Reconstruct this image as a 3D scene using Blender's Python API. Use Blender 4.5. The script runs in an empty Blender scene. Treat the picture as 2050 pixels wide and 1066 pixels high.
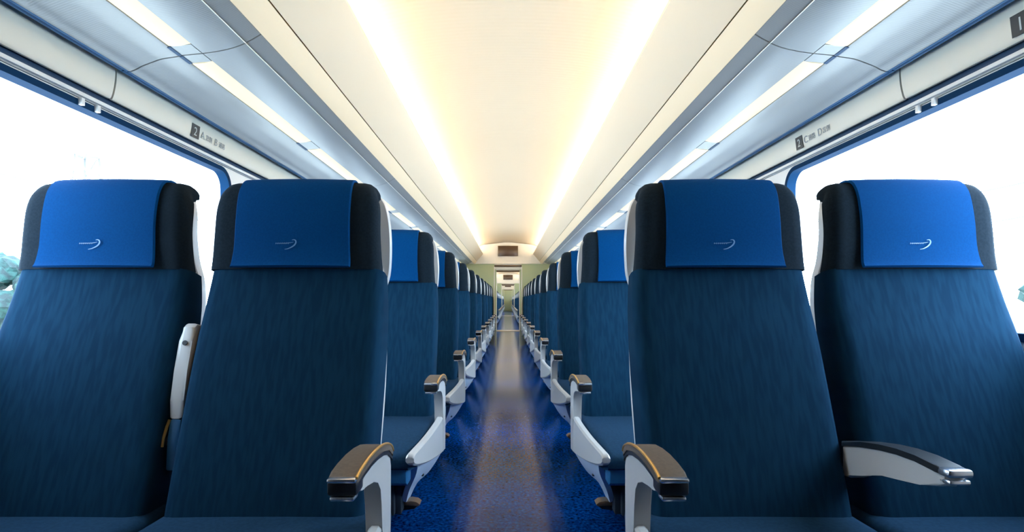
import bpy, bmesh, math, random
from mathutils import Vector, Matrix
random.seed(7)
SC = bpy.context.scene
COL = SC.collection
HC = 0.84            # eye height above the floor
F = 1100.0           # focal length in pixels of a 2050 px wide frame
PITCH = 1.05         # row pitch
UC = 0.79            # centre of a seat pair

# ---------------------------------------------------------------- materials
def mat(name, color, rough=0.5, metal=0.0, spec=0.5, coat=0.0, emit=None, estr=0.0):
    m = bpy.data.materials.new(name); m.use_nodes = True
    b = m.node_tree.nodes['Principled BSDF']
    b.inputs['Base Color'].default_value = (*color, 1)
    b.inputs['Roughness'].default_value = rough
    b.inputs['Metallic'].default_value = metal
    b.inputs['Specular IOR Level'].default_value = spec
    b.inputs['Coat Weight'].default_value = coat
    if emit:
        b.inputs['Emission Color'].default_value = (*emit, 1)
        b.inputs['Emission Strength'].default_value = estr
    return m

def noise_mix(m, c1, c2, scale=(1, 1, 1), nscale=5.0, detail=2.0, lo=0.35, hi=0.65, bump=0.0, dist=0.01):
    nt = m.node_tree; N = nt.nodes; L = nt.links
    b = N['Principled BSDF']
    tc = N.new('ShaderNodeTexCoord'); mp = N.new('ShaderNodeMapping')
    mp.inputs['Scale'].default_value = scale
    nz = N.new('ShaderNodeTexNoise'); nz.inputs['Scale'].default_value = nscale; nz.inputs['Detail'].default_value = detail
    rp = N.new('ShaderNodeValToRGB')
    rp.color_ramp.elements[0].position = lo; rp.color_ramp.elements[0].color = (*c1, 1)
    rp.color_ramp.elements[1].position = hi; rp.color_ramp.elements[1].color = (*c2, 1)
    L.new(tc.outputs['Object'], mp.inputs['Vector']); L.new(mp.outputs['Vector'], nz.inputs['Vector'])
    L.new(nz.outputs['Fac'], rp.inputs['Fac']); L.new(rp.outputs['Color'], b.inputs['Base Color'])
    if bump:
        bp = N.new('ShaderNodeBump'); bp.inputs['Strength'].default_value = bump; bp.inputs['Distance'].default_value = dist
        L.new(nz.outputs['Fac'], bp.inputs['Height']); L.new(bp.outputs['Normal'], b.inputs['Normal'])
    return m

def ribs(m, axis='Y', scale=60.0, strength=0.3, dist=0.003):
    nt = m.node_tree; N = nt.nodes; L = nt.links
    tc = N.new('ShaderNodeTexCoord'); w = N.new('ShaderNodeTexWave')
    w.bands_direction = axis; w.inputs['Scale'].default_value = scale
    bp = N.new('ShaderNodeBump'); bp.inputs['Strength'].default_value = strength; bp.inputs['Distance'].default_value = dist
    L.new(tc.outputs['Object'], w.inputs['Vector']); L.new(w.outputs['Fac'], bp.inputs['Height'])
    L.new(bp.outputs['Normal'], N['Principled BSDF'].inputs['Normal'])
    return m

M = {}
M['fabric'] = noise_mix(mat('woven_navy', (.014, .034, .055), .95, spec=.05), (.0034, .0205, .046), (.0050, .0275, .058), (95, 2, 16), 1.0, 1.0, .38, .62, .15, .002)
M['cushion'] = noise_mix(mat('seat_navy', (.02, .05, .085), .9, spec=.08), (.0062, .027, .060), (.008, .033, .070), (120, 120, 120), 1.0, 2.0, .4, .6, .1, .001)
M['headrest'] = noise_mix(mat('headrest_charcoal', (.016, .024, .032), .9, spec=.08), (.0060, .0125, .020), (.0085, .016, .025), (180, 180, 180), 1.0, 2.0, .4, .6, .1, .001)
M['cover'] = noise_mix(mat('cover_blue', (.0, .085, .40), .85, spec=.05), (.0, .038, .138), (.0, .043, .152), (220, 220, 220), 1.0, 2.0, .4, .6, .06, .001)
M['logo'] = mat('emblem_silver', (.10, .23, .42), .5)
M['shell'] = mat('shell_white', (.47, .47, .47), .35, coat=.2)
M['padtop'] = noise_mix(mat('pad_brown', (.10, .08, .065), .55, spec=.5), (.085, .062, .045), (.11, .08, .058), (150, 150, 150), 1.0)
M['gold'] = mat('trim_gold', (.75, .42, .12), .3, metal=.7)
M['black'] = mat('black_plastic', (.012, .014, .018), .35)
M['silver'] = mat('silver_metal', (.75, .78, .82), .22, metal=.9)
M['skirt'] = mat('skirt_blue', (.010, .105, .25), .5)
M['bracket'] = mat('bracket_grey', (.50, .58, .70), .4, coat=.1)
M['dark'] = mat('dark_recess', (.015, .025, .04), .8)
M['rail'] = mat('rail_blue', (.05, .14, .28), .5)
M['gap'] = mat('gap_navy', (.012, .05, .12), .6)
M['beige'] = mat('panel_cream', (.98, .81, .58), .5)
M['ivory'] = mat('panel_ivory', (.80, .68, .52), .55)
M['fascia'] = mat('fascia_cream', (.80, .76, .66), .45)
M['ceil'] = ribs(mat('ceiling_cream', (.67, .565, .425), .6), 'Y', 9.0, .25, .004)
M['rack'] = ribs(mat('rack_blue_grey', (.285, .285, .285), .38, metal=.1), 'Y', 40.0, .12, .002)
M['wall'] = mat('wall_white', (.80, .81, .82), .5)
M['green'] = mat('bulkhead_green', (.50, .58, .34), .5)
M['white'] = mat('bulkhead_white', (.88, .86, .80), .5)
M['brown'] = mat('display_brown', (.10, .06, .025), .35)
M['gasket'] = mat('gasket_blue', (.003, .03, .085), .8, spec=.1)
M['lamp'] = mat('lamp_diffuser', (.25, .24, .20), .5, emit=(1.0, .87, .55), estr=.45)
M['cove'] = mat('cove_lamp', (1, .9, .7), .5, emit=(1.0, .92, .76), estr=13.0)
M['vfill'] = mat('vestibule_fill_light', (1, 1, 1), .5, emit=(1.0, .95, .85), estr=5.0)  # glow of the panels added to light the vestibules
M['pedal'] = mat('pedal_bronze', (.17, .105, .065), .4, metal=.3)
M['sign'] = mat('sign_dark', (.03, .035, .04), .5)
M['signtext'] = mat('sign_grey', (.30, .33, .36), .6)
M['signwhite'] = mat('sign_light', (.55, .60, .60), .6)
M['sill'] = mat('sill_sand', (.62, .52, .40), .4)
M['ground'] = noise_mix(mat('ballast_pale', (.55, .53, .48), .9), (.50, .48, .42), (.62, .60, .55), (2, 2, 2), 1.0)
M['leaf'] = noise_mix(mat('foliage', (.05, .16, .12), .8), (.0, .011, .011), (.006, .042, .036), (3, 3, 3), 1.6, 4.0, .4, .62, .5, .1)
M['bark'] = mat('bark', (.12, .09, .06), .9)
M['pylon'] = mat('galvanised_steel', (.10, .10, .10), .6)
M['wire'] = mat('cable_grey', (.07, .07, .07), .6)
M['fence'] = mat('fence_white', (.62, .62, .60), .6)

# speckled glossy floor
fl = mat('floor_blue_speckled', (.0, .06, .30), 0.14, spec=.07)
nt = fl.node_tree; N = nt.nodes; L = nt.links; b = N['Principled BSDF']
tc = N.new('ShaderNodeTexCoord')
n1 = N.new('ShaderNodeTexNoise'); n1.inputs['Scale'].default_value = 75; n1.inputs['Detail'].default_value = 3
n2 = N.new('ShaderNodeTexNoise'); n2.inputs['Scale'].default_value = 9; n2.inputs['Detail'].default_value = 3
r1 = N.new('ShaderNodeValToRGB'); e = r1.color_ramp.elements
e[0].position = .34; e[0].color = (.0, .010, .055, 1); e[1].position = .68; e[1].color = (.002, .07, .27, 1)
k = r1.color_ramp.elements.new(.5); k.color = (.0, .026, .155, 1)
mx = N.new('ShaderNodeMixRGB'); mx.blend_type = 'MULTIPLY'; mx.inputs['Fac'].default_value = .5
r2 = N.new('ShaderNodeValToRGB'); r2.color_ramp.elements[0].position = .35; r2.color_ramp.elements[1].position = .6
r2.color_ramp.elements[0].color = (.4, .45, .5, 1)
for n in (n1, n2): L.new(tc.outputs['Object'], n.inputs['Vector'])
L.new(n1.outputs['Fac'], r1.inputs['Fac']); L.new(n2.outputs['Fac'], r2.inputs['Fac'])
L.new(r1.outputs['Color'], mx.inputs['Color1']); L.new(r2.outputs['Color'], mx.inputs['Color2'])
L.new(mx.outputs['Color'], b.inputs['Base Color'])
M['floor'] = fl

# window glass: clear pane with a fresnel reflection
g = bpy.data.materials.new('window_glass'); g.use_nodes = True
nt = g.node_tree; nt.nodes.clear()
o = nt.nodes.new('ShaderNodeOutputMaterial'); ms = nt.nodes.new('ShaderNodeMixShader')
tr = nt.nodes.new('ShaderNodeBsdfTransparent'); tr.inputs['Color'].default_value = (.93, .97, 1, 1)
gl = nt.nodes.new('ShaderNodeBsdfGlossy'); gl.inputs['Roughness'].default_value = .02
lw = nt.nodes.new('ShaderNodeLayerWeight'); lw.inputs['Blend'].default_value = .5
pw = nt.nodes.new('ShaderNodeMath'); pw.operation = 'POWER'; pw.inputs[1].default_value = 5
fr = nt.nodes.new('ShaderNodeMath'); fr.operation = 'MULTIPLY_ADD'; fr.inputs[1].default_value = .6; fr.inputs[2].default_value = .03
nt.links.new(lw.outputs['Facing'], pw.inputs[0]); nt.links.new(pw.outputs[0], fr.inputs[0])
nt.links.new(fr.outputs[0], ms.inputs[0]); nt.links.new(tr.outputs[0], ms.inputs[1])
nt.links.new(gl.outputs[0], ms.inputs[2]); nt.links.new(ms.outputs[0], o.inputs[0])
M['glass'] = g

# ---------------------------------------------------------------- helpers
def finish(name, bm, materials, parent=None, loc=None, angle=35, recalc=True):
    if recalc: bmesh.ops.recalc_face_normals(bm, faces=bm.faces)
    lim = math.radians(angle)
    for f in bm.faces: f.smooth = True
    for e in bm.edges:
        if len(e.link_faces) != 2 or e.calc_face_angle(0) > lim: e.smooth = False
    me = bpy.data.meshes.new(name); bm.to_mesh(me); bm.free()
    if not isinstance(materials, (list, tuple)): materials = [materials]
    for m in materials: me.materials.append(m)
    ob = bpy.data.objects.new(name, me); COL.objects.link(ob)
    if parent: ob.parent = parent
    if loc: ob.location = loc
    return ob

def empty(name, loc, label=None, cat=None, group=None):
    o = bpy.data.objects.new(name, None); COL.objects.link(o); o.location = loc
    o.empty_display_size = .1
    tag(o, label, cat, group); return o

def tag(o, label=None, cat=None, group=None, kind=None):
    if label: o['label'] = label
    if cat: o['category'] = cat
    if group: o['group'] = group
    if kind: o['kind'] = kind
    return o

def struct(name, bm, m, parent=None, **kw):
    o = finish(name, bm, m, parent, **kw)
    if not parent: o['kind'] = 'structure'
    return o

def box(bm, x0, x1, y0, y1, z0, z1, bev=0.0, mi=0, seg=2):
    r = bmesh.ops.create_cube(bm, size=1.0, matrix=Matrix.Translation(((x0+x1)/2, (y0+y1)/2, (z0+z1)/2)) @ Matrix.Diagonal((abs(x1-x0), abs(y1-y0), abs(z1-z0), 1)))
    fs = set(f for v in r['verts'] for f in v.link_faces)
    for f in fs: f.material_index = mi
    if bev:
        es = list(set(e for v in r['verts'] for e in v.link_edges))
        bmesh.ops.bevel(bm, geom=es, offset=bev, segments=seg, affect='EDGES', profile=.5)

def extrude_poly(bm, pts, a0, a1, plane='YZ', bev=0.0, mi=0):
    """pts in the given plane, extruded along the remaining axis from a0 to a1"""
    def P(p, a): return (a, p[0], p[1]) if plane == 'YZ' else ((p[0], a, p[1]) if plane == 'XZ' else (p[0], p[1], a))
    A = [bm.verts.new(P(p, a0)) for p in pts]; B = [bm.verts.new(P(p, a1)) for p in pts]
    n = len(pts); fs = [bm.faces.new(A), bm.faces.new(B[::-1])]
    for i in range(n): fs.append(bm.faces.new((A[i], A[(i+1) % n], B[(i+1) % n], B[i])))
    for f in fs: f.material_index = mi
    if bev:
        es = list(fs[0].edges) + list(fs[1].edges)
        bmesh.ops.bevel(bm, geom=es, offset=bev, segments=2, affect='EDGES', profile=.5)

def tube(bm, pts, r, n=8, mi=0, closed=False):
    pts = [Vector(p) for p in pts]; rings = []
    for i, p in enumerate(pts):
        if closed: d = pts[(i+1) % len(pts)] - pts[i-1]
        else: d = pts[min(i+1, len(pts)-1)] - pts[max(i-1, 0)]
        d.normalize()
        up = Vector((0, 0, 1)) if abs(d.z) < .9 else Vector((1, 0, 0))
        a = d.cross(up).normalized(); c = a.cross(d)
        rings.append([bm.verts.new(p + (a*math.cos(2*math.pi*k/n) + c*math.sin(2*math.pi*k/n))*r) for k in range(n)])
    m = len(rings)
    for i in range(m if closed else m-1):
        A, B = rings[i], rings[(i+1) % m]
        for k in range(n): bm.faces.new((A[k], A[(k+1) % n], B[(k+1) % n], B[k])).material_index = mi
    if not closed:
        bm.faces.new(rings[0][::-1]).material_index = mi; bm.faces.new(rings[-1]).material_index = mi

def catmull(rows, per=5):
    """rows = tuples of numbers, resampled smoothly"""
    out = []; n = len(rows)
    for i in range(n-1):
        p0, p1, p2, p3 = rows[max(i-1, 0)], rows[i], rows[i+1], rows[min(i+2, n-1)]
        for k in range(per):
            t = k/per
            out.append(tuple(.5*((2*b)+(-a+c)*t+(2*a-5*b+4*c-d)*t*t+(-a+3*b-3*c+d)*t**3) for a, b, c, d in zip(p0, p1, p2, p3)))
    out.append(tuple(rows[-1])); return out

def sheet(bm, rows, uc, r, nx=20, crown=0.0, mi=0):
    """padded sheet: rows = (Y, Z, half width, thickness) up the front; edges rolled with radius r"""
    R = rows; n = len(R); fr, bk = [], []
    for i, (y, z, hw, th) in enumerate(R):
        a, c = R[max(i-1, 0)], R[min(i+1, n-1)]
        dy, dz = c[0]-a[0], c[1]-a[1]; l = math.hypot(dy, dz) or 1
        ny, nz = -dz/l, dy/l                       # towards the sitter, then upwards over the top
        rr = min(r, th*.9)
        F_, B_ = [], []
        for j in range(nx+1):
            q = -math.cos(math.pi*j/nx)            # denser near the edges
            x = q*hw; ex = max(0, abs(x)-(hw-rr))
            s = rr-math.sqrt(max(0, rr*rr-ex*ex)) - crown*(1-q*q)
            F_.append(bm.verts.new((uc+x, y-ny*s, z-nz*s)))
            B_.append(bm.verts.new((uc+x, y-ny*th, z-nz*th)))
        fr.append(F_); bk.append(B_)
    q = lambda *v: setattr(bm.faces.new(v), 'material_index', mi)
    for i in range(n-1):
        for j in range(nx):
            q(fr[i][j], fr[i][j+1], fr[i+1][j+1], fr[i+1][j]); q(bk[i][j], bk[i+1][j], bk[i+1][j+1], bk[i][j+1])
        q(fr[i][0], fr[i+1][0], bk[i+1][0], bk[i][0]); q(fr[i][nx], bk[i][nx], bk[i+1][nx], fr[i+1][nx])
    for j in range(nx):
        q(fr[0][j], bk[0][j], bk[0][j+1], fr[0][j+1]); q(fr[-1][j], fr[-1][j+1], bk[-1][j+1], bk[-1][j])

# ---------------------------------------------------------------- seat unit
# all shapes below are given as (u, Y, Z): u = distance from the aisle centre line, Y along the car for row one,
# Z relative to the eye height; they are mirrored for the left-hand side.
YB = 1.25
BACK = [(1.195, -.53, .229, .10), (1.237, -.40, .229, .105), (1.288, -.25, .229, .105), (1.342, -.10, .229, .10), (1.382, .0, .227, .085), (1.408, .083, .222, .065)]
HEAD = [(1.404, .080, .220, .055), (1.408, .12, .217, .045), (1.411, .18, .214, .042), (1.418, .24, .212, .045), (1.430, .28, .207, .048), (1.450, .304, .201, .05), (1.476, .314, .199, .05), (1.502, .313, .202, .045), (1.520, .305, .203, .035)]
COVER = [(1.383, .087, .152, .006), (1.390, .10, .151, .006), (1.397, .14, .1475, .006), (1.401, .20, .146, .006), (1.411, .255, .146, .006), (1.424, .290, .146, .006), (1.446, .314, .145, .006), (1.478, .3235, .144, .006), (1.505, .3215, .144, .006), (1.528, .311, .144, .005)]
SHELL = [(1.32, -.53, .220, .02), (1.36, -.40, .222, .025), (1.408, -.25, .2235, .03), (1.455, -.10, .2195, .03), (1.472, .0, .217, .03), (1.478, .06, .210, .03), (1.480, .11, .196, .03), (1.478, .18, .190, .03), (1.484, .24, .188, .03), (1.500, .285, .180, .02)]

def seat_parts(s, raised):
    """list of (name, bmesh, material, children) for one twin seat on side s"""
    P = []
    for uc in (.545, 1.042):
        bm = bmesh.new(); sheet(bm, catmull(BACK, 5), uc, .035, 22, .004); P.append(('backrest', bm, M['fabric'], []))
        bm = bmesh.new(); sheet(bm, catmull(HEAD, 4), uc+.006, .03, 22, .003); P.append(('headrest', bm, M['headrest'], []))
        bm = bmesh.new(); sheet(bm, catmull(COVER, 4), uc+.006, .004, 16, .003)
        # hem along the lower edge and the two sides
        lg = bmesh.new(); emblem(lg, uc+.010, s)
        P.append(('head_cover', bm, M['cover'], [('emblem', lg, M['logo'])]))
        bm = bmesh.new(); sheet(bm, catmull(SHELL, 4), uc, .03, 14); P.append(('back_shell', bm, M['shell'], []))
        if uc < .8:
            bm = bmesh.new(); hp = catmull([(1.525, .035, .340, .340), (1.523, .070, .329, .35), (1.520, .12, .3245, .36), (1.520, .17, .3245, .362), (1.522, .22, .329, .362), (1.527, .262, .339, .36), (1.532, .285, .352, .362)], 4)
            rg = []
            for (y, z, u0, u1) in hp:
                u1 = max(u1, u0+.004); rg.append([bm.verts.new(p) for p in ((u0, y+.008, z), (u0+.003, y, z), (u1, y-.002, z), (u1+.01, y+.012, z), (u1, y+.024, z), (u0+.003, y+.022, z), (u0, y+.016, z))])
            for A, B in zip(rg, rg[1:]):
                for k in range(7): bm.faces.new((A[k], A[(k+1) % 7], B[(k+1) % 7], B[k]))
            bm.faces.new(rg[0]); bm.faces.new(rg[-1][::-1])
            P.append(('grab_handle', bm, M['shell'], []))
        # seat cushion
        bm = bmesh.new(); cushion(bm, uc); P.append(('seat_cushion', bm, M['cushion'], []))
    # side panel and aisle armrest
    bm = bmesh.new()
    st = [(.655, .292, -.488, -.505), (.668, .290, -.478, -.516), (.72, .283, -.474, -.532), (.85, .272, -.472, -.560), (1.0, .263, -.468, -.585), (1.10, .258, -.462, -.600), (1.20, .257, -.45, -.612)]
    rings = []
    for (y, uo, zt, zb) in catmull(st, 3):
        w = .026; h = zt-zb; b_ = min(.006, h*.3)
        rings.append([bm.verts.new(p) for p in ((uo, y, zb+b_), (uo, y, zt-b_), (uo+b_, y, zt), (uo+w-b_, y, zt), (uo+w, y, zt-b_), (uo+w, y, zb+b_), (uo+w-b_, y, zb), (uo+b_, y, zb))])
    for A, B in zip(rings, rings[1:]):
        for k in range(8): bm.faces.new((A[k], A[(k+1) % 8], B[(k+1) % 8], B[k]))
    bm.faces.new(rings[0]); bm.faces.new(rings[-1][::-1])
    P.append(('side_panel', bm, M['shell'], []))
    bm = bmesh.new()
    body = [(1.128, -.60), (1.124, -.50), (1.118, -.415), (1.108, -.378), (1.085, -.356), (1.05, -.343), (1.0, -.338), (.965, -.334), (.945, -.330), (.945, -.316),
            (.97, -.306), (1.02, -.304), (1.07, -.306), (1.12, -.312), (1.165, -.322), (1.195, -.336), (1.205, -.36), (1.20, -.46), (1.196, -.60)]
    extrude_poly(bm, body, .256, .290, 'YZ', .004)
    pad = bmesh.new(); PR = [(.915, -.297), (.935, -.292), (.97, -.288), (1.02, -.286), (1.07, -.288), (1.12, -.294), (1.165, -.305), (1.195, -.318), (1.206, -.330)]
    slab(pad, PR, .251, .301, .013, .004)
    tri = bmesh.new(); tube(tri, [(.2525, y, z+.0005) for y, z in catmull(PR, 3)], .0030, 8)
    cap = bmesh.new(); box(cap, .251, .301, .911, .955, -.326, -.301, .005)
    lip = bmesh.new(); box(lip, .252, .300, .906, .922, -.303, -.295, .003); box(lip, .256, .297, .912, .940, -.335, -.327, .003)
    blk = bmesh.new(); slab(blk, [(y, z-.0135) for y, z in PR], .253, .299, .009, .002)
    P.append(('aisle_armrest', bm, M['shell'], [('armrest_pad', pad, M['padtop']), ('gold_trim', tri, M['gold']), ('end_cap', cap, M['black']), ('metal_lip', lip, M['silver']), ('black_band', blk, M['black'])]))
    # centre armrest
    bm = bmesh.new(); pad = bmesh.new(); tip = bmesh.new()
    if not raised:
        body = [(1.27, -.405), (1.245, -.402), (1.20, -.378), (1.14, -.363), (1.08, -.354), (1.03, -.346), (.99, -.335), (.972, -.326), (.972, -.311), (1.02, -.305), (1.08, -.306), (1.14, -.311), (1.20, -.321), (1.27, -.337)]
        extrude_poly(bm, body, .772, .810, 'YZ', .005)
        slab(pad, [(.965, -.300), (.99, -.297), (1.04, -.293), (1.09, -.294), (1.14, -.299), (1.20, -.309), (1.27, -.325)], .769, .813, .012, .004)
        box(tip, .768, .814, .958, .985, -.312, -.297, .005); box(tip, .772, .810, .960, .985, -.325, -.316, .003)
        kids = [('armrest_pad', pad, M['black']), ('metal_tip', tip, M['silver'])]
    else:
        body = [(1.262, -.282), (1.268, -.24), (1.283, -.17), (1.304, -.10), (1.317, -.066), (1.330, -.058), (1.350, -.062), (1.362, -.075), (1.352, -.12), (1.335, -.19), (1.322, -.282)]
        extrude_poly(bm, body, .7765, .8085, 'YZ', .008)
        dot = pad; bmesh.ops.create_cone(dot, cap_ends=True, segments=16, radius1=.0062, radius2=.0062, depth=.008, matrix=Matrix.Translation((.7925, 1.3035, -.105)) @ Matrix.Rotation(math.radians(72), 4, 'X'))
        extrude_poly(tip, [(1.245, -.40), (1.250, -.33), (1.262, -.284), (1.315, -.284), (1.30, -.40)], .778, .807, 'YZ', .006)
        tr_ = bmesh.new(); tube(tr_, [(.806, 1.262, -.284), (.809, 1.256, -.30), (.812, 1.248, -.325), (.813, 1.244, -.345)], .0035, 8)
        hl = bmesh.new(); bmesh.ops.create_cone(hl, cap_ends=True, segments=16, radius1=.011, radius2=.011, depth=.036, matrix=Matrix.Translation((.7925, 1.262, -.335)) @ Matrix.Rotation(math.radians(90), 4, 'Y'))
        for b_ in (bm, dot, tip, tr_, hl): bmesh.ops.translate(b_, verts=b_.verts, vec=(0, .047, 0))
        kids = [('screw_hole', dot, M['black']), ('hinge', tip, M['skirt']), ('gold_trim', tr_, M['gold']), ('hinge_pin', hl, M['dark'])]
    P.append(('center_armrest', bm, M['shell'], kids))
    # front skirt, leg brackets, pedestal, turning pedal
    bm = bmesh.new(); extrude_poly(bm, [(.715, -.50), (.700, -.53), (.704, -.585), (.73, -.60), (.79, -.60), (.79, -.50)], .325, 1.262, 'YZ', .004); P.append(('front_skirt', bm, M['skirt'], []))
    bm = bmesh.new(); box(bm, .42, 1.22, .80, 1.28, -.64, -.54, .01); P.append(('seat_frame', bm, M['dark'], []))
    bm = bmesh.new()
    Lf = catmull([(.300, .78, -.535), (.318, .86, -.60), (.345, .93, -.66), (.368, .99, -.71), (.386, 1.03, -.765)], 3)
    Rt = catmull([(.264, 1.16, -.604), (.292, 1.155, -.652), (.322, 1.15, -.692), (.362, 1.14, -.728), (.391, 1.13, -.788)], 3)
    g0 = [[bm.verts.new((a[0]+(c[0]-a[0])*t, a[1]+(c[1]-a[1])*t, a[2]+(c[2]-a[2])*t)) for t in (0, .25, .5, .75, 1)] for a, c in zip(Lf, Rt)]
    g1 = [[bm.verts.new((v.co.x+.018, v.co.y, v.co.z+.006)) for v in row] for row in g0]
    nr = len(g0)
    for a in range(nr-1):
        for c in range(4):
            bm.faces.new((g0[a][c], g0[a][c+1], g0[a+1][c+1], g0[a+1][c])); bm.faces.new((g1[a][c], g1[a+1][c], g1[a+1][c+1], g1[a][c+1]))
        bm.faces.new((g0[a][0], g0[a+1][0], g1[a+1][0], g1[a][0])); bm.faces.new((g0[a][4], g1[a][4], g1[a+1][4], g0[a+1][4]))
    for c in range(4):
        bm.faces.new((g0[0][c], g1[0][c], g1[0][c+1], g0[0][c+1])); bm.faces.new((g0[-1][c], g0[-1][c+1], g1[-1][c+1], g1[-1][c]))
    hole = bmesh.new(); hv = g0[5][2].co; bmesh.ops.create_uvsphere(hole, u_segments=12, v_segments=8, radius=.0065, matrix=Matrix.Translation(hv))
    P.append(('leg_bracket', bm, M['bracket'], [('screw', hole, M['black'])]))
    bm = bmesh.new(); box(bm, .398, .44, 1.0, 1.14, -.80, -.60, .005); box(bm, .42, 1.0, .98, 1.16, -.80, -.62, .008); box(bm, .46, 1.12, .86, 1.24, -HC, -.79, .008)
    P.append(('pedestal', bm, M['dark'], []))
    bm = bmesh.new(); extrude_poly(bm, [(.41, -.785), (.40, -.772), (.372, -.767), (.350, -.771), (.337, -.781), (.341, -.787), (.37, -.786)], 1.05, 1.10, 'XZ', .003)
    gp = bmesh.new(); extrude_poly(gp, [(.41, -.806), (.41, -.786), (.37, -.787), (.345, -.789), (.36, -.800)], 1.052, 1.098, 'XZ', .003)
    P.append(('turning_pedal', bm, M['pedal'], [('rubber_grip', gp, M['black'])]))
    return P

def slab(bm, prof, u0, u1, th, bev):
    pts = list(prof) + [(y, z-th) for y, z in prof[::-1]]
    extrude_poly(bm, pts, u0, u1, 'YZ', bev)

def cushion(bm, uc):
    """wedge of foam with a crowned top, rounded nose and tapered sides"""
    aisle = uc < .8
    st = [(1.30, .255, -.480, -.55), (1.20, .255, -.480, -.55), (1.10, .254, -.476, -.55), (.98, .250, -.470, -.55), (.86, .243, -.468, -.548), (.76, .235, -.474, -.545), (.705, .228, -.484, -.540), (.680, .222, -.494, -.535), (.672, .218, -.507, -.528)]
    st = catmull(st, 3); rings = []; n = 18
    uc2 = .530 if aisle else 1.043
    for (y, hw, zt, zb) in st:
        if not aisle: hw = hw-.006
        ring = []; h = zt-zb; r = min(.04, h*.42)
        for j in range(n+1):
            q = -math.cos(math.pi*j/n); x = q*hw; ex = max(0, abs(x)-(hw-r))
            ring.append((uc2+x, y, zt-(r-math.sqrt(max(0, r*r-ex*ex)))+.004*(1-q*q)))
        for j in range(n, -1, -3):
            q = -math.cos(math.pi*j/n); ring.append((uc2+q*(hw-.004), y, zb))
        rings.append([bm.verts.new(p) for p in ring])
    m = len(rings[0])
    for A, B in zip(rings, rings[1:]):
        for k in range(m): bm.faces.new((A[k], A[(k+1) % m], B[(k+1) % m], B[k]))
    bm.faces.new(rings[0]); bm.faces.new(rings[-1][::-1])

def emblem(bm, uc, s):
    """thin line of lettering running into a swoosh, laid on the cover"""
    def Yat(z): return 1.3955 - (.14-z)*.16 - .0045 if z < .14 else 1.391
    def ribbon(pts, w):
        # s flips the mark so that it reads left to right on either side of the aisle
        prev = None
        for i, (x, z) in enumerate(pts):
            a = pts[max(i-1, 0)]; c = pts[min(i+1, len(pts)-1)]
            dx, dz = c[0]-a[0], c[1]-a[1]; l = math.hypot(dx, dz) or 1
            ww = w*(.25+.75*math.sin(math.pi*(i+.6)/(len(pts)+.2)))
            A = [(uc+s*(x-dz/l*ww), Yat(z), z+dx/l*ww), (uc+s*(x+dz/l*ww), Yat(z), z-dx/l*ww)]
            A = [bm.verts.new(p) for p in A]
            if prev: bm.faces.new((prev[0], prev[1], A[1], A[0]))
            prev = A
    sw = [(-.004, .1275), (.004, .1290), (.012, .1325), (.018, .1365), (.0225, .1415), (.0240, .1465), (.0225, .1505), (.0185, .1520), (.0140, .1512)]
    sw = [(a-.006, b+.002) for a, b in sw]
    ribbon(catmull(sw, 4), .0018)
    ribbon([(-.034, .1445), (-.022, .1448), (-.008, .1450), (.004, .1462), (.012, .1480)], .0009)
    # letter ticks
    for k in range(7):
        x = -.033+k*.0052
        ribbon([(x, .1428), (x+.0006, .1448), (x+.001, .1468)], .0008)

def to_side(bm, s, origin):
    for v in bm.verts:
        v.co = Vector((s*v.co.x-origin[0], v.co.y-origin[1], v.co.z+HC-origin[2]))
    if s < 0: bmesh.ops.reverse_faces(bm, faces=bm.faces)

LBL = {'backrest': None}
def make_seat(s, raised):
    org = (s*UC, YB, 0)
    root = empty('twin_seat', org)
    for name, bm, m, kids in seat_parts(s, raised):
        to_side(bm, s, org); o = finish(name, bm, m, root)
        for kn, kb, km in kids:
            to_side(kb, s, org); finish(kn, kb, km, o, recalc=(kn != 'emblem'))
    return root

def copy_tree(o, parent=None):
    c = o.copy(); COL.objects.link(c)
    if parent: c.parent = parent; c.matrix_parent_inverse = o.matrix_parent_inverse
    for ch in list(o.children): copy_tree(ch, c)
    return c

ORD = ['front', 'second', 'third', 'fourth', 'fifth', 'sixth', 'seventh', 'eighth', 'ninth', 'tenth', 'eleventh', 'twelfth']
SIDE = {-1: 'left', 1: 'right'}
NROW = 11
for s in (-1, 1):
    base = make_seat(s, False)
    for k in range(NROW):
        if s < 0 and k == 0:
            o = make_seat(s, True)
        elif (s > 0 and k == 0) or (s < 0 and k == 1):
            o = base
        else:
            o = copy_tree(base)
        o.location = (s*UC, YB+PITCH*k, 0)
        if k == 0:
            lab = ('nearest navy twin seat left of the aisle, blue head covers, white center armrest folded up' if s < 0 else
                   'nearest navy twin seat right of the aisle, blue head covers, center armrest lowered')
        else:
            lab = '%s navy twin seat with blue head covers in the row %s of the aisle' % (ORD[k], SIDE[s])
        tag(o, lab, 'train seat', 'twin seats %s of the aisle' % SIDE[s])

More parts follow.
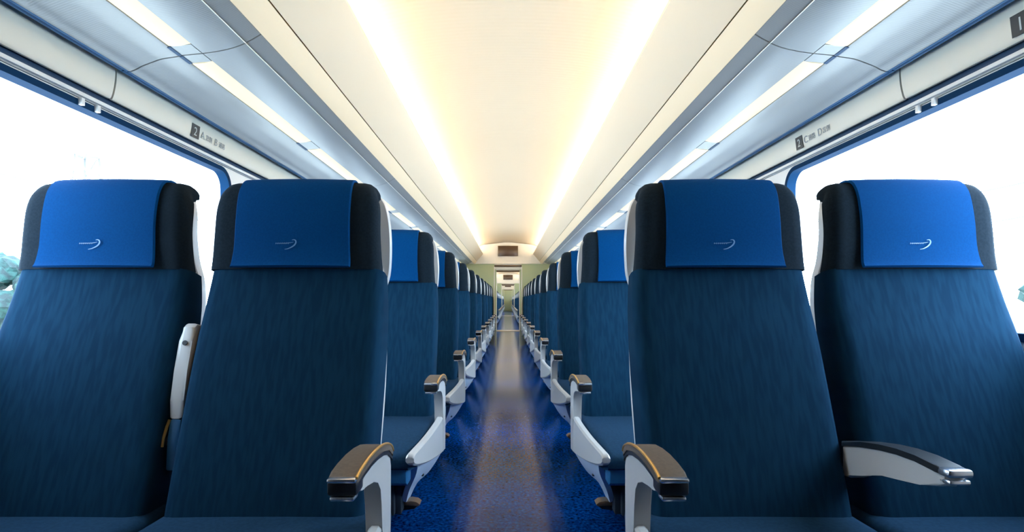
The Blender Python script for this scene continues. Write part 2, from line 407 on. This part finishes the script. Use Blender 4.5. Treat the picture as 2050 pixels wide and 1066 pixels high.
# far seats in the next two coaches: one mesh each
def far_mesh(s):
    org = (s*UC, YB, 0); bm = bmesh.new(); mats = []; 
    for name, b2, m, kids in seat_parts(s, False):
        allp = [(b2, m)] + [(kb, km) for kn, kb, km in kids]
        for bb, mm in allp:
            to_side(bb, s, org)
            if mm not in mats: mats.append(mm)
            tmp = bpy.data.meshes.new('tmp')
            for f in bb.faces: f.material_index = mats.index(mm)
            bmesh.ops.recalc_face_normals(bb, faces=bb.faces)
            bb.to_mesh(tmp); bb.free(); bm.from_mesh(tmp); bpy.data.meshes.remove(tmp)
    return finish('twin_seat', bm, mats, recalc=False)
CARS = [(-.36, 13.1), (15.6, 28.0), (30.2, 43.0)]
for s in (-1, 1):
    base = far_mesh(s); first = True
    for ci, y0, n in ((1, 17.0, 10), (2, 31.6, 10)):
        for k in range(n):
            if first: o = base; first = False
            else: o = base.copy(); COL.objects.link(o)
            o.location = (s*UC, y0+k*PITCH, 0)
            tag(o, '%s navy twin seat %s of the aisle in the %s coach beyond the doorway' % (ORD[k] if k else 'first', SIDE[s], 'next' if ci == 1 else 'farthest'),
                'train seat', 'far twin seats %s of the aisle' % SIDE[s])

# ---------------------------------------------------------------- coach shell
YS, YE = -.36, 43.3
XW = 1.31
bm = bmesh.new(); box(bm, -1.40, 1.40, YS-.1, YE+.1, -.12, 0); struct('floor', bm, M['floor'])

WC = [1.74+2.1*k for k in range(0, 5)] + [17.3+2.1*k for k in range(5)] + [31.9+2.1*k for k in range(5)]
WHW = .825; WZ0, WZ1 = -.09, .596
ZB, ZT = -HC, .638                    # wall bottom and top (relative)
def rrect(c, hw, z0, z1, r, n=7):
    pts = []
    for (cx, cz, a0) in ((c+hw-r, z1-r, 0), (c-hw+r, z1-r, 90), (c-hw+r, z0+r, 180), (c+hw-r, z0+r, 270)):
        for k in range(n+1):
            a = math.radians(a0+90*k/n); pts.append((cx+r*math.cos(a), cz+r*math.sin(a)))
    return pts
def on_rect(p, c, y0, y1, z0, z1):
    cz = (z0+z1)/2; dy, dz = p[0]-c, p[1]-cz
    t = min((y1-c)/abs(dy) if dy else 9e9, ((z1-z0)/2)/abs(dz) if dz else 9e9)
    return (c+dy*t, cz+dz*t)
def outer_ring(hole, c, y0, y1, z0, z1):
    pts = [on_rect(p, c, y0, y1, z0, z1) for p in hole]
    for cy, cz in ((y0, z0), (y0, z1), (y1, z0), (y1, z1)):      # snap the nearest sample to each corner
        i = min(range(len(pts)), key=lambda i: (pts[i][0]-cy)**2+(pts[i][1]-cz)**2); pts[i] = (cy, cz)
    return pts
for s in (-1, 1):
    bm = bmesh.new()
    def quad(a, b_, c, d, x=None):
        bm.faces.new([bm.verts.new((s*p[2] if len(p) > 2 else s*XW, p[0], p[1]+HC)) for p in (a, b_, c, d)])
    edges = [YS]
    for c in WC:
        y0, y1 = c-1.05, c+1.05
        if y0 > edges[-1]+1e-4: quad((edges[-1], ZB), (y0, ZB), (y0, ZT), (edges[-1], ZT))
        hole = rrect(c, WHW, WZ0, WZ1, .075); ring = outer_ring(hole, c, y0, y1, ZB, ZT)
        n = len(hole)
        for i in range(n):
            j = (i+1) % n
            quad(ring[i], ring[j], hole[j], hole[i])
            h0, h1 = hole[i], hole[j]
            quad((h0[0], h0[1], XW), (h1[0], h1[1], XW), (h1[0], h1[1], XW+.07), (h0[0], h0[1], XW+.07))
        edges.append(y1)
        # the outside skin as well
        for i in range(n):
            j = (i+1) % n
            quad((*ring[i], XW+.07), (*ring[j], XW+.07), (*hole[j], XW+.07), (*hole[i], XW+.07))
    quad((edges[-1], ZB), (YE, ZB), (YE, ZT), (edges[-1], ZT))
    bmesh.ops.remove_doubles(bm, verts=bm.verts, dist=1e-5)
    w = struct('wall_left' if s < 0 else 'wall_right', bm, M['wall'], recalc=False)

# windows: gasket ring, pane, divider
wn = 0
for s in (-1, 1):
    for c in WC:
        wn += 1
        bm = bmesh.new(); outer = rrect(c, WHW+.016, WZ0-.016, WZ1+.014, .088); inner = rrect(c, WHW-.006, WZ0+.006, WZ1-.006, .07)
        n = len(outer); V = []
        for pts, x in ((outer, XW-.001), (outer, XW-.012), (inner, XW-.012), (inner, XW+.03)):
            V.append([bm.verts.new((s*x, p[0], p[1]+HC)) for p in pts])
        for A, B in zip(V, V[1:]):
            for i in range(n): bm.faces.new((A[i], A[(i+1) % n], B[(i+1) % n], B[i]))
        w = struct('window_%d' % wn, bm, M['gasket'])
        w['label'] = 'dark blue window gasket around the pane'
        bm = bmesh.new(); p = rrect(c, WHW+.004, WZ0-.004, WZ1+.004, .078)
        bm.faces.new([bm.verts.new((s*(XW+.035), q[0], q[1]+HC)) for q in p]); pane = finish('window_pane', bm, M['glass'], w)
        # blind joint clips at the middle of the window head
        bm = bmesh.new()
        for dy in (-.045, .02):
            box(bm, s*(XW-.024), s*(XW-.010), c-.03+dy-.006, c-.03+dy+.006, HC+WZ1-.004, HC+WZ1+.018, .001)
        finish('blind_clip', bm, M['wall'], w)

# strips along the window heads: rail, groove, painted gap shade; fascia; per side
tn = 0
for s in (-1, 1):
    def strip(name, prof, m, y0=YS, y1=YE):
        global tn
        b_ = bmesh.new(); A = [b_.verts.new((s*x, y0, z+HC)) for x, z in prof]; B = [b_.verts.new((s*x, y1, z+HC)) for x, z in prof]
        for i in range(len(prof)-1): b_.faces.new((A[i], A[i+1], B[i+1], B[i]))
        return b_
    # blind rail standing 8 mm proud of the wall
    tn += 1
    b_ = bmesh.new(); box(b_, s*(XW-.012), s*(XW+.0), YS, YE, HC+.6245, HC+.637, .002); struct('trim_%d' % tn, b_, M['wall'])
    tn += 1
    b_ = bmesh.new(); box(b_, s*(XW-.006), s*(XW+.0), YS, YE, HC+.6185, HC+.6215); struct('trim_%d' % tn, b_, M['signtext'])
    # navy strip painting the shade behind the fascia's lower edge and the rack's edge
    tn += 1
    b_ = bmesh.new(); box(b_, s*(XW+.012), s*(XW+.03), YS, YE, HC+.63, HC+.84); struct('trim_%d' % tn, b_, M['gap'])
    # curved fascia, in lengths between joints
    tn += 1
    b_ = bmesh.new(); th = .008
    prof = catmull([(1.301, .660), (1.296, .668), (1.290, .690), (1.286, .715), (1.284, .740), (1.284, .775)], 4)
    js = [YS] + [1.80+2.1*k for k in range(0, 20)]; js = [j for j in js if j < YE] + [YE]
    for y0, y1 in zip(js, js[1:]):
        y0 += .004; y1 -= .004
        A = [b_.verts.new((s*x, y0, z+HC)) for x, z in prof]; B = [b_.verts.new((s*x, y1, z+HC)) for x, z in prof]
        C = [b_.verts.new((s*(x+th), y0, z+HC)) for x, z in prof]; D = [b_.verts.new((s*(x+th), y1, z+HC)) for x, z in prof]
        for i in range(len(prof)-1):
            b_.faces.new((A[i], A[i+1], B[i+1], B[i])); b_.faces.new((C[i], D[i], D[i+1], C[i+1]))
            b_.faces.new((A[i], C[i], C[i+1], A[i+1])); b_.faces.new((B[i], B[i+1], D[i+1], D[i]))
        b_.faces.new((A[0], B[0], D[0], C[0])); b_.faces.new((A[-1], C[-1], D[-1], B[-1]))
    struct('trim_%d' % tn, b_, M['fascia'])
    # dark backing behind the fascia joints
    # cornice above the rack: cream panel with a seam, then the lip of the light cove
    tn += 1
    b_ = bmesh.new()
    lower = [(.800, .864), (.780, .885), (.7445, .931)]
    upper = [(.7415, .9345), (.70, .985), (.65, 1.045), (.612, 1.091), (.600, 1.107), (.600, 1.122), (.610, 1.128), (.70, 1.128), (.80, 1.128)]
    for mi, pr in enumerate((lower, upper)):
        A = [b_.verts.new((s*x, YS, z+HC)) for x, z in pr]; B = [b_.verts.new((s*x, YE, z+HC)) for x, z in pr]
        for i in range(len(pr)-1): b_.faces.new((A[i], A[i+1], B[i+1], B[i])).material_index = mi
    struct('trim_%d' % tn, b_, [M['beige'], M['ivory']])
    tn += 1
    b_ = bmesh.new(); A = [(.80, .90), (.752, .945), (.752, .96), (.80, .93)]
    extrude_poly(b_, [(s*x, z+HC) for x, z in A], YS, YE, 'XZ'); struct('trim_%d' % tn, b_, mat('seam_olive_%d' % tn, (.30, .26, .12), .7))

# ceiling vault
bm = bmesh.new()
half = [(.84, 1.128), (.835, 1.17), (.80, 1.225), (.74, 1.27), (.66, 1.305), (.54, 1.338), (.40, 1.362), (.20, 1.378), (0, 1.383)]
half = catmull(half, 3); prof = [(-x, z) for x, z in half] + [(x, z) for x, z in half[::-1][1:]]
A = [bm.verts.new((x, YS, z+HC)) for x, z in prof]; B = [bm.verts.new((x, YE, z+HC)) for x, z in prof]
for i in range(len(prof)-1): bm.faces.new((A[i], A[i+1], B[i+1], B[i]))
struct('ceiling', bm, M['ceil'])
# outer roof keeps the sky out
bm = bmesh.new(); prof = [(-1.40, .646), (-1.40, 1.1), (-1.2, 1.4), (-.6, 1.52), (0, 1.55), (.6, 1.52), (1.2, 1.4), (1.40, 1.1), (1.40, .646)]
A = [bm.verts.new((x, YS-.1, z+HC)) for x, z in prof]; B = [bm.verts.new((x, YE+.1, z+HC)) for x, z in prof]
for i in range(len(prof)-1): bm.faces.new((A[i], A[i+1], B[i+1], B[i]))
struct('roof', bm, M['wall'])
bm = bmesh.new()
for s in (-1, 1): box(bm, s*1.33, s*1.40, YS, YE, HC+.62, HC+.66)
struct('trim_%d' % (tn+1), bm, M['gap']); tn += 1

# cove lamps lying in the troughs
for s in (-1, 1):
    for i, (y0, y1) in enumerate(CARS):
        bm = bmesh.new(); box(bm, s*.70, s*.77, y0+.2, y1-.15, HC+1.130, HC+1.140)
        o = finish('cove_lamp', bm, M['cove'])
        tag(o, 'warm white light strip hidden behind the %s ceiling cove, %s coach' % (SIDE[s], ('nearest', 'second', 'farthest')[i]), 'light strip', 'cove lights')

# luggage racks: curved blue-grey underside, lamp strips, rounded edge, thin bead with its highlight painted white
RP = [(1.228, .7445), (1.224, .742), (1.205, .749), (1.186, .759), (1.15, .773), (1.12, .783), (1.075, .790), (1.062, .793)]
RP2 = [(.988, .801), (.95, .806), (.905, .815), (.875, .824), (.8505, .834)]
RP3 = [(.8475, .8365), (.825, .848), (.801, .8625)]
def lerp_rows(a, b, t): return tuple(x+(y-x)*t for x, y in zip(a, b))
joints = [-.32+2.1*k for k in range(-2, 7)]
rack_first = {}
def make_rack(s, org):
    root = empty('luggage_rack', org)
    def loc(x, y, z): return (s*x-org[0], y-org[1], z+HC-org[2])
    Y0, Y1 = -.317, 1.777
    bm = bmesh.new()
    def run(pr, y0, y1, th=.012):
        A = [bm.verts.new(loc(x, y0, z)) for x, z in pr]; B = [bm.verts.new(loc(x, y1, z)) for x, z in pr]
        C = [bm.verts.new(loc(x, y0, z+th)) for x, z in pr]; D = [bm.verts.new(loc(x, y1, z+th)) for x, z in pr]
        n = len(pr)
        for i in range(n-1):
            bm.faces.new((A[i], A[i+1], B[i+1], B[i])); bm.faces.new((C[i], D[i], D[i+1], C[i+1]))
            bm.faces.new((A[i], C[i], C[i+1], A[i+1])); bm.faces.new((B[i], B[i+1], D[i+1], D[i]))
        bm.faces.new((A[0], B[0], D[0], C[0])); bm.faces.new((A[-1], C[-1], D[-1], B[-1]))
    run(catmull(RP, 3), Y0, Y1); run(catmull(RP2, 3), Y0, Y1); run(RP3, Y0, Y1)
    # bridging pieces between the lamps
    LG = [(1.059, .794), (.991, .8005)]
    gaps = [(-.317, -.262), (.665, .795), (1.717, 1.777)]
    for a, b_ in gaps: run(LG, a, b_)
    finish('rack_underside', bm, M['rack'], root)
    for a, b_ in ((-.260, .663), (.797, 1.715)):
        bm = bmesh.new(); run([(1.060, .7955), (1.045, .7935), (1.02, .7955), (.990, .8025)], a, b_, .006)
        finish('light_strip', bm, M['lamp'], root)
    for a, b_ in gaps:
        bm = bmesh.new(); run([(1.066, .7905), (1.055, .7925)], a, b_, .002); finish('lamp_end_slot', bm, M['gap'], root)
    bm = bmesh.new(); tube(bm, [loc(.849, Y0, .8335), loc(.849, Y1, .8335)], .0016, 6); finish('highlight_bead', bm, M['white'], root)  # white colour stands in for the glint along this edge
    bm = bmesh.new(); tube(bm, [loc(1.232, Y0, .7465), loc(1.232, Y1, .7465)], .006, 10); tube(bm, [loc(1.252, Y0, .752), loc(1.252, Y1, .752)], .0085, 10); finish('edge_rail', bm, M['rail'], root)
    bm = bmesh.new(); run([(1.272, .800), (1.235, .775), (1.20, .775)], Y0, Y1, .01); finish('rear_channel', bm, M['gap'], root)
    return root
rk = {}
for s in (-1, 1):
    for i, j in enumerate(joints):
        org = (s*1.02, .73+2.1*(i-2), HC+.80)
        if j < YS-.02 or j+2.1 > 13.6: continue
        if s not in rk: rk[s] = make_rack(s, (s*1.02, .73, HC+.80)); o = rk[s]
        else: o = copy_tree(rk[s])
        o.location = org
        k = i-2
        lab = 'pale blue luggage rack above the %s windows, %s' % (SIDE[s], {-2: 'farthest section behind the viewer', -1: 'section just behind the viewer', 0: 'nearest section, before the dark joint', 1: 'section just past the dark joint'}.get(k, '%s section from the viewer' % ORD[k]))
        tag(o, lab, 'luggage rack', 'luggage rack sections on the %s' % SIDE[s])
# racks of the far coaches, one length each
for s in (-1, 1):
    for ci, (y0, y1) in enumerate(CARS[1:]):
        bm = bmesh.new(); pr = catmull(RP, 2)+catmull(RP2, 2)+RP3
        A = [bm.verts.new((s*x, y0+.05, z+HC)) for x, z in pr]; B = [bm.verts.new((s*x, y1-.05, z+HC)) for x, z in pr]
        for i in range(len(pr)-1): bm.faces.new((A[i], A[i+1], B[i+1], B[i]))
        o = finish('luggage_rack', bm, M['rack'])
        tag(o, 'pale luggage rack along the %s side of the %s coach beyond the doorway' % (SIDE[s], ('next', 'farthest')[ci]), 'luggage rack')

# bulkheads with door openings
def bulkhead(y, opening=True, disp=True, th=.08, label=''):
    bm = bmesh.new(); ow = .325
    ze = .878
    for s in (-1, 1):
        box(bm, s*ow, s*1.30, y, y+th, 0.0, HC+ze, mi=0)
    box(bm, -ow, ow, y, y+th, HC+.80, HC+ze, mi=1)
    extrude_poly(bm, [(x, z+HC) for x, z in [(-1.30, ze), (-1.30, 1.05), (-.9, 1.3), (0, 1.39), (.9, 1.3), (1.30, 1.05), (1.30, ze)]], y, y+th, 'XZ', mi=1)
    if not opening: box(bm, -ow, ow, y+.02, y+th, 0, HC+.80, mi=0)
    w = struct('wall_bulkhead', bm, [M['green'], M['white']])
    bm = bmesh.new(); box(bm, -.84, .84, y-.03, y, HC+.868, HC+.885, .003); struct('trim_%d' % nexttrim(), bm, M['white'])
    bm = bmesh.new()
    for s in (-1, 1): box(bm, s*(ow-.01), s*(ow+.012), y-.012, y+th+.01, 0, HC+.805, .003)
    struct('trim_%d' % nexttrim(), bm, M['white'])
    bm = bmesh.new(); box(bm, -ow, ow, y-.02, y+th, HC+.80, HC+.845, .003); struct('trim_%d' % nexttrim(), bm, M['brown'])
def nexttrim():
    global tn
    tn += 1; return tn
def display(y, lab):
    r = empty('information_display', (0, y, HC+1.055))
    bm = bmesh.new(); box(bm, -.24, .24, -.05, 0, 0, .245, .006); finish('housing', bm, M['brown'], r)
    bm = bmesh.new(); box(bm, -.222, .222, -.053, -.049, .018, .227, .002); finish('screen', bm, mat('screen_brown', (.09, .052, .03), .25), r)
    tag(r, lab, 'display screen', 'passenger displays')
bulkhead(13.1); display(13.1, 'dark brown display screen above the first doorway, largest of the three')
bulkhead(15.42); bulkhead(28.0); display(28.0, 'small dark display screen seen through the first doorway')
bulkhead(30.1); bulkhead(43.0, opening=False); display(43.0, 'tiny dark display screen at the far end of the last coach')
# the closed door at the far end
bm = bmesh.new(); box(bm, -.31, .31, 43.0, 43.019, 0.01, HC+.79, .004); d = struct('door_1', bm, M['green'])
bm = bmesh.new(); box(bm, .22, .25, 42.97, 43.0, .75, 1.15, .006); finish('door_handle', bm, M['silver'], d)
bm = bmesh.new(); box(bm, -1.40, 1.40, YS-.1, YS, 0, HC+1.5); struct('wall_back', bm, M['dark'])  # unseen end wall, set close and dark to keep light off the front seats
bm = bmesh.new(); box(bm, -1.40, 1.40, YE, YE+.1, 0, HC+1.5); struct('wall_front', bm, M['wall'])
for y in (14.9, 29.5):
    bm = bmesh.new(); box(bm, -.325, .325, y, y+.55, .0, .008, .003); struct('trim_%d' % nexttrim(), bm, M['sill'])
for i, y in enumerate((14.25, 29.05)):  # glowing panels added to brighten the vestibules, no such lamp is known
    bm = bmesh.new(); box(bm, -.3, .3, y-.5, y+.5, HC+1.20, HC+1.22)
    tag(finish('vestibule_fill_light', bm, M['vfill']), 'added light panel in the %s vestibule' % ('first', 'second')[i], 'added light', 'vestibule fill lights')
# vestibule ceilings
bm = bmesh.new()
for y0, y1 in ((13.18, 15.42), (28.08, 30.1)): box(bm, -1.3, 1.3, y0, y1, HC+1.22, HC+1.25)
struct('trim_%d' % nexttrim(), bm, M['white'])

# ---------------------------------------------------------------- seat number signs
def text_mesh(txt, size):
    cu = bpy.data.curves.new('t', 'FONT'); cu.body = txt; cu.size = size; cu.extrude = .0004
    o = bpy.data.objects.new('t', cu); COL.objects.link(o)
    dg = bpy.context.evaluated_depsgraph_get(); dg.update()
    me = bpy.data.meshes.new_from_object(o.evaluated_get(dg))
    bpy.data.objects.remove(o); return me
def sign(s, row, y, lab):
    """flat printed plate on the fascia; local x along the reading direction, local y up, local z into the coach"""
    X, Z = 1.2885, .697
    org = Vector((s*(X-.0015), y, HC+Z))
    root = empty('seat_number_sign', org, lab, 'seat sign', 'seat number signs')
    tilt = math.atan2(.006, .05)
    ex = Vector((0, -s, 0)); ey = Vector((-s*math.sin(tilt), 0, math.cos(tilt))); ez = ex.cross(ey)
    R = Matrix((ex, ey, ez)).transposed().to_4x4()
    bm = bmesh.new(); box(bm, -.055, .0, -.027, .027, 0, .0012); bmesh.ops.transform(bm, matrix=R, verts=bm.verts)
    finish('number_plate', bm, M['sign'], root)
    def put(txt, size, x, yy, m, name):
        me = text_mesh(txt, size); me.transform(R @ Matrix.Translation((x, yy, .0016))); me.materials.clear(); me.materials.append(m)
        o = bpy.data.objects.new(name, me); COL.objects.link(o); o.parent = root
    put(str(row), .048, -.041, -.017, M['signwhite'], 'row_number')
    a, b_ = (('A', 'B') if s < 0 else ('C', 'D'))
    ka, kb = (('窓側', '通路') if s < 0 else ('通路', '窓側'))
    put(a, .042, .012, -.015, M['signtext'], 'seat_letter'); put(ka, .026, .048, -.012, M['signtext'], 'seat_caption')
    put(b_, .042, .118, -.015, M['signtext'], 'seat_letter'); put(kb, .026, .154, -.012, M['signtext'], 'seat_caption')
for s in (-1, 1):
    for row in (1, 2, 3):
        y = (2.29 if s < 0 else 2.40)+PITCH*(row-2)
        if s < 0 and row == 1: continue
        sign(s, row, y, 'dark number plate %d with grey seat letters, on the cream strip above %s windows' % (row, SIDE[s]))

# ---------------------------------------------------------------- outside
GZ = -1.25
bm = bmesh.new(); box(bm, -160, 160, -60, 160, GZ-.2, GZ); struct('ground', bm, M['ground'])
def bush(x, y, h, r, lab, seed):
    rnd = random.Random(seed)
    root = empty('tree', (x, y, GZ), lab, 'tree', 'trees beside the line')
    bm = bmesh.new()
    for k in range(11):
        a = rnd.uniform(0, 6.28); q = rnd.uniform(0, r*.6); zz = h*rnd.uniform(.35, .86); rr = r*rnd.uniform(.30, .5)
        g_ = bmesh.ops.create_icosphere(bm, subdivisions=3, radius=rr, matrix=Matrix.Translation((q*math.cos(a), q*math.sin(a), min(zz, h-rr))))
        for v in g_['verts']:
            c = Vector((q*math.cos(a), q*math.sin(a), min(zz, h-rr)))
            d = v.co-c; f = 1+.16*math.sin(v.co.x*9+seed)*math.sin(v.co.y*8)+.14*math.sin(v.co.z*11+v.co.x*6)+rnd.uniform(-.08, .08)
            v.co = c+d*f
    finish('foliage', bm, M['leaf'], root, angle=20)
    bm = bmesh.new(); tube(bm, [(0, 0, 0), (.05, 0, h*.3), (0, .05, h*.6)], .12, 8); finish('trunk', bm, M['bark'], root)
TREES = [(-1, 13.2, 11.2, 4.6, 2.0), (-1, 17.5, 16.2, 4.4, 1.8), (-1, 13.4, 15.6, 3.6, 1.5), (1, 14.6, 13.8, 3.1, 1.6), (1, 13.2, 9.8, 3.4, 1.7), (1, 18.2, 17.6, 3.2, 1.5)]
TN = ['tallest teal tree outside the left windows', 'middle teal tree outside the left windows', 'farthest teal tree outside the left windows', 'middle teal tree outside the right windows', 'nearest teal tree outside the right windows', 'small far tree outside the right windows']
for i, (s, x, y, h, r) in enumerate(TREES): bush(s*x, y, h, r, TN[i], 11+i)
# pale fence beyond the right windows
r = empty('fence', (10.4, 10.5, GZ), 'pale low fence beyond the right windows', 'fence')
bm = bmesh.new(); box(bm, -.03, .03, -5, 6, 1.50, 1.62, .01); box(bm, -.03, .03, -5, 6, .85, .95, .01); finish('rail', bm, M['fence'], r)
for k in range(6):
    bm = bmesh.new(); box(bm, -.05, .05, -5+2*k-.05, -5+2*k+.05, 0, 1.62, .01); finish('post', bm, M['fence'], r)
# lattice pylon and the overhead wires
def pylon(x, y, h, lab):
    root = empty('pylon', (x, y, GZ), lab, 'pylon')
    bm = bmesh.new(); w0, w1 = 1.5, .8
    for sx in (-1, 1):
        for sy in (-1, 1): tube(bm, [(sx*w0, sy*w0, 0), (sx*w1, sy*w1, h)], .16, 6)
    lv = 7
    for k in range(lv):
        t0, t1 = k/lv, (k+1)/lv; a0, a1 = w0+(w1-w0)*t0, w0+(w1-w0)*t1
        for sy in (-1, 1):
            tube(bm, [(-a0, sy*a0, h*t0), (a1, sy*a1, h*t1)], .05, 5); tube(bm, [(a0, sy*a0, h*t0), (-a1, sy*a1, h*t1)], .05, 5)
            tube(bm, [(sy*a0, -a0, h*t0), (sy*a1, a1, h*t1)], .05, 5)
    finish('lattice_mast', bm, M['pylon'], root)
    for z, l in ((h*.80, 3.3), (h*.97, 2.6)):
        bm = bmesh.new(); box(bm, -l, l, -.35, .35, z, z+.5, .03); finish('cross_arm', bm, M['pylon'], root)
pylon(-46, 60, 18.2, 'faint grey lattice pylon far outside the left window')
def wire(pts, r, lab):
    bm = bmesh.new(); tube(bm, catmull([tuple(p) for p in pts], 6), r, 6); tag(finish('overhead_wire', bm, M['wire']), lab, 'overhead wire', 'overhead wires')
wire([(-30, 2, 8.6), (-30, 20, 8.6), (-30, 32, 8.35), (-30, 45, 8.5), (-30, 80, 9.0)], .05, 'thin grey wire crossing the sky outside the left window')
wire([(30, 2, 9.0), (30, 25, 8.1), (30, 33, 7.7), (30, 45, 8.3), (30, 80, 9.0)], .05, 'upper thin grey wire outside the right window')
wire([(30, 2, 7.5), (30, 25, 6.2), (30, 33, 5.7), (30, 45, 6.0), (30, 80, 6.6)], .04, 'lower thin grey wire outside the right window')

# ---------------------------------------------------------------- sky, camera, view
wd = bpy.data.worlds.new('sky'); SC.world = wd; wd.use_nodes = True
bg = wd.node_tree.nodes['Background']; bg.inputs['Color'].default_value = (.64, .82, 1.0, 1)
nt = wd.node_tree; tc = nt.nodes.new('ShaderNodeTexCoord'); sx = nt.nodes.new('ShaderNodeSeparateXYZ'); ma = nt.nodes.new('ShaderNodeMath')
ma.operation = 'MULTIPLY_ADD'; ma.inputs[1].default_value = 4.0; ma.inputs[2].default_value = 13.5   # hazy sky, brighter towards the sun on the right
nt.links.new(tc.outputs['Generated'], sx.inputs[0]); nt.links.new(sx.outputs['X'], ma.inputs[0]); nt.links.new(ma.outputs[0], bg.inputs['Strength'])

cam = bpy.data.cameras.new('camera'); co = bpy.data.objects.new('camera', cam); COL.objects.link(co)
co.location = (0, 0, HC); co.rotation_euler = (math.pi/2, 0, 0)
cam.sensor_fit = 'HORIZONTAL'; cam.sensor_width = 36; cam.lens = 36*F/2050
cam.shift_x = 8/2050; cam.shift_y = 69/2050
cam.clip_start = .02; cam.clip_end = 500
SC.camera = co
vs = SC.view_settings; vs.view_transform = 'Standard'; vs.look = 'None'; vs.exposure = .65; vs.gamma = 1
vs.use_curve_mapping = False
SC.cycles.max_bounces = 10; SC.cycles.diffuse_bounces = 5
